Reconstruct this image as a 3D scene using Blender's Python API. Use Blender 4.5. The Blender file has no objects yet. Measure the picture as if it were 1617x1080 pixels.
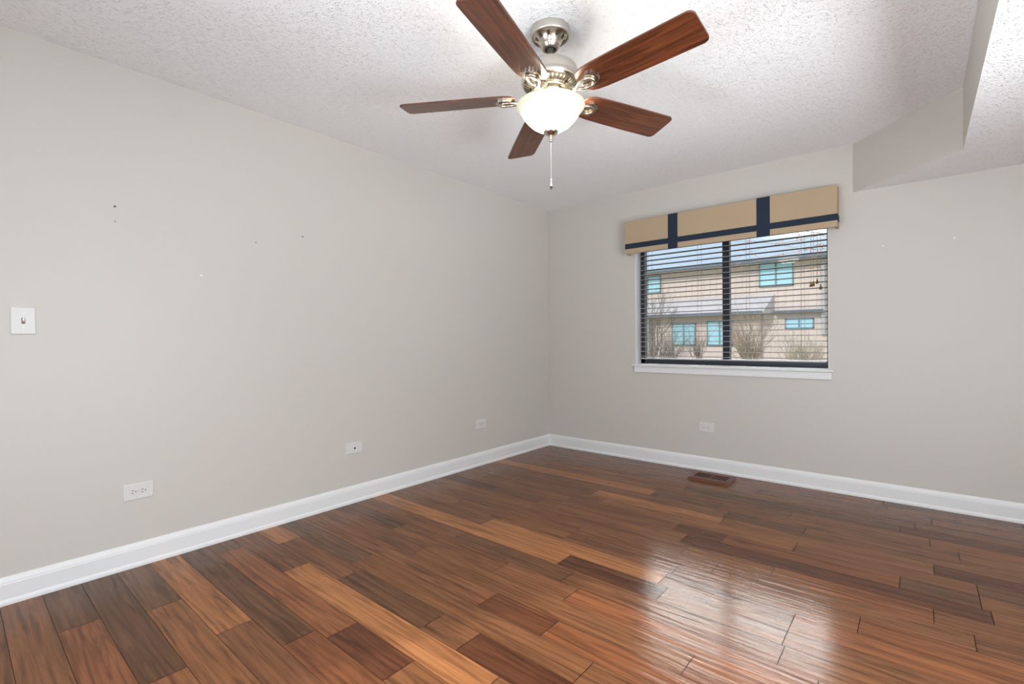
import bpy, bmesh, math, random
from mathutils import Vector, Matrix

sc = bpy.context.scene
COL = sc.collection
PI = math.pi

# ------------------------------------------------------------------ camera
cam_data = bpy.data.cameras.new('camera')
cam_data.sensor_fit = 'HORIZONTAL'
cam_data.sensor_width = 36.0
cam_data.lens = 36.0 * 759.670 / 1617.0
cam_data.shift_x = 1.005 / 1617.0
cam_data.shift_y = 1.472 / 1617.0
cam_data.clip_start = 0.02
cam_data.clip_end = 400
cam = bpy.data.objects.new('camera', cam_data)
COL.objects.link(cam)
yaw, pitch, roll = 0.701978507, -0.006131206, -0.007751230
d = Vector((-math.sin(yaw) * math.cos(pitch), math.cos(yaw) * math.cos(pitch), math.sin(pitch)))
r0 = Vector((math.cos(yaw), math.sin(yaw), 0))
u0 = r0.cross(d)
r = math.cos(roll) * r0 + math.sin(roll) * u0
u = -math.sin(roll) * r0 + math.cos(roll) * u0
M = Matrix((r, u, -d)).transposed().to_4x4()
M.translation = Vector((2.94539949, -4.08643817, 1.09933752))
cam.matrix_world = M
sc.camera = cam

# ------------------------------------------------------------------ colour management
sc.view_settings.view_transform = 'Standard'
sc.view_settings.look = 'None'
sc.view_settings.gamma = 1.0
sc.view_settings.use_curve_mapping = False
sc.view_settings.exposure = 0.0
sc.cycles.use_denoising = True
sc.cycles.max_bounces = 10
sc.cycles.diffuse_bounces = 6
sc.cycles.transparent_max_bounces = 16
sc.cycles.caustics_reflective = False
sc.cycles.caustics_refractive = False
sc.cycles.sample_clamp_indirect = 6.0

# ------------------------------------------------------------------ sky
SKY_LOW = (0.60, 0.78, 1.02)
SKY_HIGH = (1.7, 1.75, 1.9)
w = bpy.data.worlds.new('sky')
sc.world = w
w.use_nodes = True
nt = w.node_tree
nt.nodes.clear()
tc = nt.nodes.new('ShaderNodeTexCoord')
sep = nt.nodes.new('ShaderNodeSeparateXYZ')
nt.links.new(tc.outputs['Generated'], sep.inputs[0])
cr = nt.nodes.new('ShaderNodeValToRGB')
cr.color_ramp.elements[0].position = 0.0
cr.color_ramp.elements[0].color = (*SKY_LOW, 1)
cr.color_ramp.elements[1].position = 0.20
cr.color_ramp.elements[1].color = (0.68, 0.83, 1.02, 1)
e = cr.color_ramp.elements.new(0.38)
e.color = (*SKY_HIGH, 1)
nt.links.new(sep.outputs['Z'], cr.inputs[0])
# added bright patch of sky, makes the window's glow in the floor reflection
dp = nt.nodes.new('ShaderNodeVectorMath')
dp.operation = 'DOT_PRODUCT'
dp.inputs[1].default_value = Vector((-0.10, 0.80, 0.60)).normalized()
nt.links.new(tc.outputs['Generated'], dp.inputs[0])
cl = nt.nodes.new('ShaderNodeMapRange')
cl.interpolation_type = 'SMOOTHSTEP'
cl.inputs['From Min'].default_value = 0.89
cl.inputs['From Max'].default_value = 0.97
cl.inputs['To Min'].default_value = 0.0
cl.inputs['To Max'].default_value = 42.0
nt.links.new(dp.outputs['Value'], cl.inputs['Value'])
va_ = nt.nodes.new('ShaderNodeVectorMath')
va_.operation = 'ADD'
nt.links.new(cr.outputs[0], va_.inputs[0])
nt.links.new(cl.outputs[0], va_.inputs[1])
bg = nt.nodes.new('ShaderNodeBackground')
bg.inputs['Strength'].default_value = 1.0
nt.links.new(va_.outputs[0], bg.inputs['Color'])
wo = nt.nodes.new('ShaderNodeOutputWorld')
nt.links.new(bg.outputs[0], wo.inputs[0])


def area_light(name, loc, look, sx, sy, power, color, spread=180):
    L = bpy.data.lights.new(name, 'AREA')
    L.shape = 'RECTANGLE'
    L.size, L.size_y = sx, sy
    L.energy = power
    L.color = color
    L.spread = math.radians(spread)
    o = bpy.data.objects.new(name, L)
    COL.objects.link(o)
    o.location = loc
    o.rotation_euler = (Vector(look) - Vector(loc)).to_track_quat('-Z', 'Y').to_euler()
    return o


# added fill lamps, unseen, in the openings behind the camera and at the right
FILL_TINT = (0.93, 0.98, 1.0)
area_light('side_opening_fill', (4.52, -3.2, 1.15), (0, -2.6, 1.2), 2.1, 1.9, 64, FILL_TINT)
area_light('front_opening_fill', (2.9, -4.86, 0.9), (1.2, 0, 1.0), 0.5, 1.6, 23, FILL_TINT)
# added fill lamps outside both openings, aimed up to brighten the ceiling
area_light('front_left_low_fill', (-0.2, -6.3, -0.85), (3.2, -1.2, 2.44), 3.0, 2.0, 170, FILL_TINT, 100)
area_light('front_low_fill', (2.0, -7.0, -1.1), (1.8, -0.6, 2.44), 4.0, 2.4, 13, FILL_TINT, 75)
area_light('side_low_fill', (6.6, -3.6, -0.9), (1.6, -0.9, 2.44), 3.0, 1.6, 34, FILL_TINT, 60)

# sun on the street side of the house opposite
S = bpy.data.lights.new('sun', 'SUN')
S.energy = 2.4
S.angle = math.radians(2)
S.color = (1.0, 0.97, 0.94)
so = bpy.data.objects.new('sun', S)
COL.objects.link(so)
so.rotation_euler = Vector((0.35, 1.0, -0.75)).to_track_quat('-Z', 'Y').to_euler()


# ------------------------------------------------------------------ materials
def new_mat(name):
    m = bpy.data.materials.new(name)
    m.use_nodes = True
    return m, m.node_tree, m.node_tree.nodes['Principled BSDF']


def simple(name, col, rough=0.5, metal=0.0, spec=0.5, noise=0.0, nscale=30.0, bump=0.0, bscale=200.0):
    m, t, b = new_mat(name)
    b.inputs['Base Color'].default_value = (*col, 1)
    b.inputs['Roughness'].default_value = rough
    b.inputs['Metallic'].default_value = metal
    b.inputs['Specular IOR Level'].default_value = spec
    c = t.nodes.new('ShaderNodeTexCoord')
    if noise:
        n = t.nodes.new('ShaderNodeTexNoise')
        n.inputs['Scale'].default_value = nscale
        n.inputs['Detail'].default_value = 4
        t.links.new(c.outputs['Object'], n.inputs['Vector'])
        mx = t.nodes.new('ShaderNodeMix')
        mx.data_type = 'RGBA'
        mx.inputs[6].default_value = (*[v * (1 - noise) for v in col], 1)
        mx.inputs[7].default_value = (*[min(1, v * (1 + noise)) for v in col], 1)
        t.links.new(n.outputs['Fac'], mx.inputs[0])
        t.links.new(mx.outputs[2], b.inputs['Base Color'])
    if bump:
        n2 = t.nodes.new('ShaderNodeTexNoise')
        n2.inputs['Scale'].default_value = bscale
        n2.inputs['Detail'].default_value = 3
        t.links.new(c.outputs['Object'], n2.inputs['Vector'])
        bp = t.nodes.new('ShaderNodeBump')
        bp.inputs['Strength'].default_value = bump
        bp.inputs['Distance'].default_value = 0.002
        t.links.new(n2.outputs['Fac'], bp.inputs['Height'])
        t.links.new(bp.outputs[0], b.inputs['Normal'])
    return m


M_WALL = simple('greige_satin_paint', (0.600, 0.570, 0.527), rough=0.42, spec=0.5, bump=0.06, bscale=90)
M_TRIM = simple('white_trim_paint', (0.78, 0.785, 0.79), rough=0.35)
M_JAMB = simple('white_painted_return', (0.90, 0.895, 0.90), rough=0.5)
M_PLASTIC = simple('white_plastic', (0.69, 0.68, 0.66), rough=0.3)
M_HOLE = simple('dark_slot', (0.02, 0.018, 0.016), rough=0.7)
M_SCREW = simple('painted_screw', (0.5, 0.5, 0.48), rough=0.35, metal=0.4)
M_NICKEL = simple('brushed_nickel', (0.56, 0.50, 0.42), rough=0.26, metal=1.0, noise=0.08, nscale=60)
M_NICKEL_SATIN = simple('satin_nickel_housing', (0.52, 0.49, 0.44), rough=0.42, metal=0.75)
M_CHAIN = simple('bead_chain_metal', (0.80, 0.80, 0.80), rough=0.3, metal=0.6)
M_DARKTIP = simple('dark_fob_tip', (0.05, 0.04, 0.03), rough=0.4)
M_FRAME = simple('dark_bronze_window_frame', (0.024, 0.029, 0.042), rough=0.4)
M_SLAT = simple('backlit_slat_shade', (0.05, 0.05, 0.055), rough=0.9, spec=0.05)  # white slats; their dark backlit look is put into the colour
M_SLATEDGE = simple('lit_slat_edge', (0.40, 0.40, 0.405), rough=0.9, spec=0.05)  # light on the slat fronts put into the colour; headrail shares it
M_RAIL = simple('white_bottom_rail', (0.42, 0.42, 0.42), rough=0.4)
M_CORD = simple('blind_cord', (0.22, 0.20, 0.19), rough=0.8)
M_TASSEL = simple('brass_brown_tassel', (0.16, 0.09, 0.02), rough=0.35, metal=0.3)
M_TAN = simple('tan_linen', (0.47, 0.355, 0.24), rough=0.9, spec=0.1, noise=0.10, nscale=260, bump=0.25, bscale=600)
M_NAVY = simple('navy_ribbon', (0.022, 0.033, 0.055), rough=0.75, spec=0.2, noise=0.12, nscale=300)
M_LINING = simple('white_lining', (0.72, 0.70, 0.67), rough=0.9)
M_VENT = simple('stained_wood_register', (0.13, 0.042, 0.020), rough=0.4, noise=0.25, nscale=40)
M_ANCHOR = simple('white_wall_anchor', (0.85, 0.85, 0.83), rough=0.4)
M_NAIL = simple('grey_nail', (0.16, 0.14, 0.13), rough=0.5, metal=0.3)

M_SIDING = simple('pink_tan_siding', (0.60, 0.50, 0.455), rough=0.9, spec=0.1, noise=0.05, nscale=3)
M_ROOF = simple('grey_shingles', (0.44, 0.42, 0.44), rough=0.9, spec=0.1, noise=0.15, nscale=6)
M_GUTTER = simple('slate_gutter', (0.10, 0.13, 0.17), rough=0.5)
M_EXTFRAME = simple('teal_grey_window_frame', (0.16, 0.23, 0.27), rough=0.5)
M_POST = simple('grey_downspout', (0.36, 0.36, 0.36), rough=0.6)
M_GRASS = simple('winter_lawn', (0.26, 0.25, 0.14), rough=1.0, noise=0.3, nscale=4)
M_TWIG = simple('grey_brown_twigs', (0.17, 0.145, 0.125), rough=0.9, spec=0.1)
M_TWIG2 = simple('brown_twigs', (0.30, 0.24, 0.185), rough=0.9, spec=0.1)
M_TWIG3 = simple('tan_twigs', (0.34, 0.29, 0.20), rough=0.9, spec=0.1)
M_BUDS = simple('pink_buds', (0.55, 0.26, 0.26), rough=0.9, spec=0.1)


def mat_sky_glass():
    m, t, b = new_mat('sky_reflecting_glass')
    b.inputs['Base Color'].default_value = (0.36, 0.62, 0.72, 1)
    b.inputs['Roughness'].default_value = 0.08
    b.inputs['Specular IOR Level'].default_value = 0.5
    return m


M_SKYGLASS = mat_sky_glass()


def mat_glass():
    m = bpy.data.materials.new('clear_window_glass')
    m.use_nodes = True
    t = m.node_tree
    t.nodes.clear()
    o = t.nodes.new('ShaderNodeOutputMaterial')
    mix = t.nodes.new('ShaderNodeMixShader')
    tr = t.nodes.new('ShaderNodeBsdfTransparent')
    gl = t.nodes.new('ShaderNodeBsdfGlossy')
    gl.inputs['Roughness'].default_value = 0.0
    tr.inputs['Color'].default_value = (0.97, 0.985, 0.98, 1)
    fr = t.nodes.new('ShaderNodeFresnel')
    fr.inputs['IOR'].default_value = 1.45
    t.links.new(fr.outputs[0], mix.inputs[0])
    t.links.new(tr.outputs[0], mix.inputs[1])
    t.links.new(gl.outputs[0], mix.inputs[2])
    t.links.new(mix.outputs[0], o.inputs[0])
    return m


M_GLASS = mat_glass()


def mat_popcorn():
    m, t, b = new_mat('popcorn_ceiling')
    b.inputs['Base Color'].default_value = (0.895, 0.90, 0.92, 1)
    b.inputs['Roughness'].default_value = 0.9
    b.inputs['Specular IOR Level'].default_value = 0.05
    c = t.nodes.new('ShaderNodeTexCoord')
    v = t.nodes.new('ShaderNodeTexVoronoi')
    v.inputs['Scale'].default_value = 115
    n = t.nodes.new('ShaderNodeTexNoise')
    n.inputs['Scale'].default_value = 55
    n.inputs['Detail'].default_value = 3
    t.links.new(c.outputs['Object'], n.inputs['Vector'])
    t.links.new(c.outputs['Object'], v.inputs['Vector'])
    # small domes, present only where the noise lets a crumb stick
    dm = t.nodes.new('ShaderNodeMapRange')
    dm.interpolation_type = 'SMOOTHSTEP'
    dm.inputs['From Min'].default_value = 0.62
    dm.inputs['From Max'].default_value = 0.05
    t.links.new(v.outputs['Distance'], dm.inputs['Value'])
    mk_ = t.nodes.new('ShaderNodeMapRange')
    mk_.inputs['From Min'].default_value = 0.38
    mk_.inputs['From Max'].default_value = 0.66
    t.links.new(n.outputs['Fac'], mk_.inputs['Value'])
    mu = t.nodes.new('ShaderNodeMath')
    mu.operation = 'MULTIPLY'
    t.links.new(dm.outputs[0], mu.inputs[0])
    t.links.new(mk_.outputs[0], mu.inputs[1])
    bp = t.nodes.new('ShaderNodeBump')
    bp.inputs['Strength'].default_value = 0.8
    bp.inputs['Distance'].default_value = 0.006
    t.links.new(mu.outputs[0], bp.inputs['Height'])
    t.links.new(bp.outputs[0], b.inputs['Normal'])
    return m


M_POP = mat_popcorn()


def wood_nodes(m, t, b, scale_vec, dark_mix, use_attr=None, base=None, rough=0.25, ripple=0.0):
    """grain stretched along local X; base colour from an attribute or a constant"""
    c = t.nodes.new('ShaderNodeTexCoord')
    mp = t.nodes.new('ShaderNodeMapping')
    mp.inputs['Scale'].default_value = scale_vec
    t.links.new(c.outputs['Object'], mp.inputs['Vector'])
    off = None
    if use_attr:
        at2 = t.nodes.new('ShaderNodeAttribute')
        at2.attribute_name = 'plank_shift'
        va = t.nodes.new('ShaderNodeVectorMath')
        va.operation = 'ADD'
        t.links.new(mp.outputs[0], va.inputs[0])
        t.links.new(at2.outputs['Vector'], va.inputs[1])
        src = va.outputs[0]
    else:
        src = mp.outputs[0]
    n = t.nodes.new('ShaderNodeTexNoise')
    n.inputs['Scale'].default_value = 1.0
    n.inputs['Detail'].default_value = 6
    n.inputs['Roughness'].default_value = 0.62
    n.inputs['Distortion'].default_value = 0.9
    t.links.new(src, n.inputs['Vector'])
    ramp = t.nodes.new('ShaderNodeValToRGB')
    ramp.color_ramp.elements[0].position = 0.32
    ramp.color_ramp.elements[0].color = (dark_mix, dark_mix * 0.98, dark_mix * 0.98, 1)
    ramp.color_ramp.elements[1].position = 0.66
    ramp.color_ramp.elements[1].color = (1.18, 1.18, 1.18, 1)
    t.links.new(n.outputs['Fac'], ramp.inputs[0])
    mul = t.nodes.new('ShaderNodeMix')
    mul.data_type = 'RGBA'
    mul.blend_type = 'MULTIPLY'
    mul.inputs[0].default_value = 1.0
    if use_attr:
        at = t.nodes.new('ShaderNodeAttribute')
        at.attribute_name = use_attr
        t.links.new(at.outputs['Color'], mul.inputs[6])
    else:
        mul.inputs[6].default_value = (*base, 1)
    t.links.new(ramp.outputs[0], mul.inputs[7])
    t.links.new(mul.outputs[2], b.inputs['Base Color'])
    b.inputs['Roughness'].default_value = rough
    return c, src, mul


def mat_floor():
    m, t, b = new_mat('hand_scraped_hardwood')
    c, src, mul = wood_nodes(m, t, b, (2.2, 30.0, 1.0), 0.74, use_attr='plank_tone', rough=0.2)
    # large soft figure inside the boards
    n3 = t.nodes.new('ShaderNodeTexNoise')
    n3.inputs['Scale'].default_value = 0.75
    n3.inputs['Detail'].default_value = 5
    n3.inputs['Distortion'].default_value = 2.2
    t.links.new(src, n3.inputs['Vector'])
    r3 = t.nodes.new('ShaderNodeValToRGB')
    r3.color_ramp.elements[0].position = 0.34
    r3.color_ramp.elements[0].color = (0.63, 0.63, 0.64, 1)
    r3.color_ramp.elements[1].position = 0.52
    r3.color_ramp.elements[1].color = (1.05, 1.05, 1.05, 1)
    t.links.new(n3.outputs['Fac'], r3.inputs[0])
    mul2 = t.nodes.new('ShaderNodeMix')
    mul2.data_type = 'RGBA'
    mul2.blend_type = 'MULTIPLY'
    mul2.inputs[0].default_value = 1.0
    t.links.new(mul.outputs[2], mul2.inputs[6])
    t.links.new(r3.outputs[0], mul2.inputs[7])
    t.links.new(mul2.outputs[2], b.inputs['Base Color'])
    wv = t.nodes.new('ShaderNodeTexWave')
    wv.wave_type = 'BANDS'
    wv.bands_direction = 'Y'
    wv.inputs['Scale'].default_value = 0.4
    wv.inputs['Distortion'].default_value = 14.0
    wv.inputs['Detail'].default_value = 3
    wv.inputs['Detail Scale'].default_value = 0.7
    t.links.new(src, wv.inputs['Vector'])
    r4 = t.nodes.new('ShaderNodeValToRGB')
    r4.color_ramp.elements[0].position = 0.0
    r4.color_ramp.elements[0].color = (0.86, 0.85, 0.84, 1)
    r4.color_ramp.elements[1].position = 0.45
    r4.color_ramp.elements[1].color = (1.04, 1.04, 1.04, 1)
    t.links.new(wv.outputs['Fac'], r4.inputs[0])
    mul3 = t.nodes.new('ShaderNodeMix')
    mul3.data_type = 'RGBA'
    mul3.blend_type = 'MULTIPLY'
    mul3.inputs[0].default_value = 1.0
    t.links.new(mul2.outputs[2], mul3.inputs[6])
    t.links.new(r4.outputs[0], mul3.inputs[7])
    t.links.new(mul3.outputs[2], b.inputs['Base Color'])
    # hand-scraped undulation: ridges along the boards
    mp = t.nodes.new('ShaderNodeMapping')
    mp.inputs['Scale'].default_value = (3.2, 36.0, 1.0)
    t.links.new(c.outputs['Object'], mp.inputs['Vector'])
    n2 = t.nodes.new('ShaderNodeTexNoise')
    n2.inputs['Scale'].default_value = 1.0
    n2.inputs['Detail'].default_value = 2
    n2.inputs['Distortion'].default_value = 0.4
    t.links.new(mp.outputs[0], n2.inputs['Vector'])
    bp = t.nodes.new('ShaderNodeBump')
    bp.inputs['Strength'].default_value = 0.55
    bp.inputs['Distance'].default_value = 0.003
    t.links.new(n2.outputs['Fac'], bp.inputs['Height'])
    t.links.new(bp.outputs[0], b.inputs['Normal'])
    b.inputs['Roughness'].default_value = 0.17
    b.inputs['Specular IOR Level'].default_value = 0.17
    return m


M_FLOOR = mat_floor()
M_SEAM = simple('dark_board_seam', (0.035, 0.015, 0.008), rough=0.8)


def mat_blade():
    m, t, b = new_mat('rosewood_blade')
    wood_nodes(m, t, b, (3.0, 55.0, 20.0), 0.22, base=(0.130, 0.035, 0.0125), rough=0.38)
    b.inputs['Coat Weight'].default_value = 0.22
    b.inputs['Coat Roughness'].default_value = 0.22
    return m


M_BLADE = mat_blade()


def mat_bowl():
    # frosted glass of a lit lamp: the lower bowl, level with the bulbs, is brightest
    m, t, b = new_mat('lit_frosted_glass')
    b.inputs['Base Color'].default_value = (0.55, 0.54, 0.46, 1)
    b.inputs['Roughness'].default_value = 0.35
    c = t.nodes.new('ShaderNodeTexCoord')
    s = t.nodes.new('ShaderNodeSeparateXYZ')
    t.links.new(c.outputs['Object'], s.inputs[0])
    mr = t.nodes.new('ShaderNodeMapRange')
    mr.inputs['From Min'].default_value = -0.375
    mr.inputs['From Max'].default_value = -0.325
    t.links.new(s.outputs['Z'], mr.inputs['Value'])
    ramp = t.nodes.new('ShaderNodeValToRGB')
    ramp.color_ramp.elements[0].position = 0.0
    ramp.color_ramp.elements[0].color = (8.5, 7.9, 5.8, 1)
    ramp.color_ramp.elements[1].position = 1.0
    ramp.color_ramp.elements[1].color = (0.16, 0.15, 0.075, 1)
    for p_, c_ in ((0.28, (1.1, 1.05, 0.8)), (0.5, (0.42, 0.40, 0.25))):
        e = ramp.color_ramp.elements.new(p_)
        e.color = (*c_, 1)
    t.links.new(mr.outputs[0], ramp.inputs[0])
    t.links.new(ramp.outputs[0], b.inputs['Emission Color'])
    b.inputs['Emission Strength'].default_value = 1.0
    return m


M_BOWL = mat_bowl()


# ------------------------------------------------------------------ mesh helpers
def bm_box(bm, x0, x1, y0, y1, z0, z1, mi=0, bevel=0.0):
    vs = [bm.verts.new((x, y, z)) for x in (x0, x1) for y in (y0, y1) for z in (z0, z1)]
    fs = []
    for idx in ((0, 1, 3, 2), (4, 6, 7, 5), (0, 4, 5, 1), (2, 3, 7, 6), (0, 2, 6, 4), (1, 5, 7, 3)):
        f = bm.faces.new([vs[i] for i in idx])
        f.material_index = mi
        fs.append(f)
    if bevel:
        es = list({e for f in fs for e in f.edges})
        bmesh.ops.bevel(bm, geom=es, offset=bevel, segments=2, profile=0.5, affect='EDGES', material=-1)
    return vs


def bm_lathe(bm, prof, segs=48, mi=0, closed=False, cx=0, cy=0, mod=None):
    rings = []
    for (rr, zz) in prof:
        if rr < 1e-6:
            rings.append([bm.verts.new((cx, cy, zz))])
        else:
            ring = []
            for k in range(segs):
                a = 2 * PI * k / segs
                q = rr if mod is None else mod(rr, zz, a)
                ring.append(bm.verts.new((cx + q * math.cos(a), cy + q * math.sin(a), zz)))
            rings.append(ring)
    n = len(rings)
    for i in range(n - 1 if not closed else n):
        A, B = rings[i], rings[(i + 1) % n]
        for k in range(segs):
            k2 = (k + 1) % segs
            if len(A) == 1 and len(B) == 1:
                continue
            if len(A) == 1:
                f = bm.faces.new((A[0], B[k], B[k2]))
            elif len(B) == 1:
                f = bm.faces.new((A[k], B[0], A[k2]))
            else:
                f = bm.faces.new((A[k], B[k], B[k2], A[k2]))
            f.material_index = mi
            f.smooth = True


def bm_tube(bm, pts, rad, segs=8, mi=0, cap=True, smooth=True):
    """pts list of Vectors; rad float or list"""
    pts = [Vector(p) for p in pts]
    n = len(pts)
    rads = rad if isinstance(rad, (list, tuple)) else [rad] * n
    rings = []
    prev = None
    for i, p in enumerate(pts):
        if i == 0:
            tg = pts[1] - pts[0]
        elif i == n - 1:
            tg = pts[-1] - pts[-2]
        else:
            tg = pts[i + 1] - pts[i - 1]
        tg.normalize()
        if prev is None:
            up = Vector((0, 0, 1)) if abs(tg.z) < 0.9 else Vector((1, 0, 0))
            a = tg.cross(up).normalized()
        else:
            a = (prev - tg * prev.dot(tg)).normalized()
        prev = a
        b = tg.cross(a)
        rings.append([bm.verts.new(p + rads[i] * (math.cos(2 * PI * k / segs) * a + math.sin(2 * PI * k / segs) * b)) for k in range(segs)])
    for i in range(n - 1):
        for k in range(segs):
            k2 = (k + 1) % segs
            f = bm.faces.new((rings[i][k], rings[i][k2], rings[i + 1][k2], rings[i + 1][k]))
            f.smooth = smooth
            f.material_index = mi
    if cap:
        for rg in (rings[0], rings[-1]):
            f = bm.faces.new(rg)
            f.material_index = mi


def bm_prism(bm, outline, z0, z1, mi=0, fn=None):
    """outline: list of (x, y); fn maps (x, y, z) -> Vector"""
    fn = fn or (lambda x, y, z: Vector((x, y, z)))
    A = [bm.verts.new(fn(x, y, z0)) for x, y in outline]
    B = [bm.verts.new(fn(x, y, z1)) for x, y in outline]
    n = len(outline)
    f = bm.faces.new(A[::-1]); f.material_index = mi
    f = bm.faces.new(B); f.material_index = mi
    for i in range(n):
        j = (i + 1) % n
        f = bm.faces.new((A[i], A[j], B[j], B[i]))
        f.material_index = mi


def obj(name, bm, mats, parent=None, loc=None):
    bmesh.ops.recalc_face_normals(bm, faces=bm.faces)
    me = bpy.data.meshes.new(name)
    bm.to_mesh(me)
    bm.free()
    for m in (mats if isinstance(mats, (list, tuple)) else [mats]):
        me.materials.append(m)
    o = bpy.data.objects.new(name, me)
    COL.objects.link(o)
    if parent is not None:
        o.parent = parent
    if loc is not None:
        o.location = loc
    return o


def empty(name, loc=(0, 0, 0), rotz=0.0):
    o = bpy.data.objects.new(name, None)
    o.empty_display_size = 0.05
    COL.objects.link(o)
    o.location = loc
    o.rotation_euler = (0, 0, rotz)
    return o


def tag(o, label=None, cat=None, group=None, kind=None):
    if label: o['label'] = label
    if cat: o['category'] = cat
    if group: o['group'] = group
    if kind: o['kind'] = kind
    return o


def B():
    return bmesh.new()


def box_obj(name, x0, x1, y0, y1, z0, z1, m, parent=None, bevel=0.0, loc=None):
    bm = B()
    bm_box(bm, x0, x1, y0, y1, z0, z1, bevel=bevel)
    return obj(name, bm, m, parent, loc)


def struct(o):
    o['kind'] = 'structure'
    return o


# ------------------------------------------------------------------ room shell
HC = 2.44          # ceiling
HS = 2.105         # dropped ceiling on the right
XR = 4.45          # right wall
YF = -4.78         # wall behind the camera
WX0, WX1, WZ0, WZ1 = 0.976, 2.458, 0.875, 2.02   # window opening
TH = 0.17

struct(box_obj('wall_left', -TH, 0, YF - TH, TH, -0.05, HC + 0.1, M_WALL))
bm = B()
bm_box(bm, 0, WX0, 0, TH, -0.05, HC + 0.1)
bm_box(bm, WX1, XR + TH, 0, TH, -0.05, HC + 0.1)
bm_box(bm, WX0, WX1, 0, TH, -0.05, WZ0 - 0.022)
bm_box(bm, WX0, WX1, 0, TH, WZ1, HC + 0.1)
bmesh.ops.remove_doubles(bm, verts=bm.verts, dist=1e-5)
struct(obj('wall_back', bm, M_WALL))
# right and front walls, each with an unseen opening added for the fill lamps
bm = B()
bm_box(bm, XR, XR + TH, YF - TH, -4.30, -0.05, HC + 0.1)
bm_box(bm, XR, XR + TH, -2.10, 0, -0.05, HC + 0.1)
bm_box(bm, XR, XR + TH, -4.30, -2.10, 2.08, HC + 0.1)
struct(obj('wall_right', bm, M_WALL))
bm = B()
bm_box(bm, 0, 0.85, YF - TH, YF, -0.05, HC + 0.1)
bm_box(bm, 3.15, XR, YF - TH, YF, -0.05, HC + 0.1)
bm_box(bm, 0.85, 3.15, YF - TH, YF, 2.08, HC + 0.1)
struct(obj('wall_front', bm, M_WALL))
struct(box_obj('ceiling', -TH, XR + TH, YF - TH, TH, HC, HC + 0.12, M_POP))

# soffit: lower ceiling on the right with a chamfered corner by the window wall
bm = B()
ol = [(2.602, 0.0), (3.132, -0.535), (3.132, YF), (XR, YF), (XR, 0.0)]
A_ = [bm.verts.new((x, y, HS)) for x, y in ol]
B_ = [bm.verts.new((x, y, HC)) for x, y in ol]
f = bm.faces.new(A_); f.material_index = 1
f = bm.faces.new(B_); f.material_index = 0
for i in range(5):
    j = (i + 1) % 5
    f = bm.faces.new((A_[i], A_[j], B_[j], B_[i]))
    f.material_index = 0
struct(obj('soffit', bm, [M_WALL, M_POP]))

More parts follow.
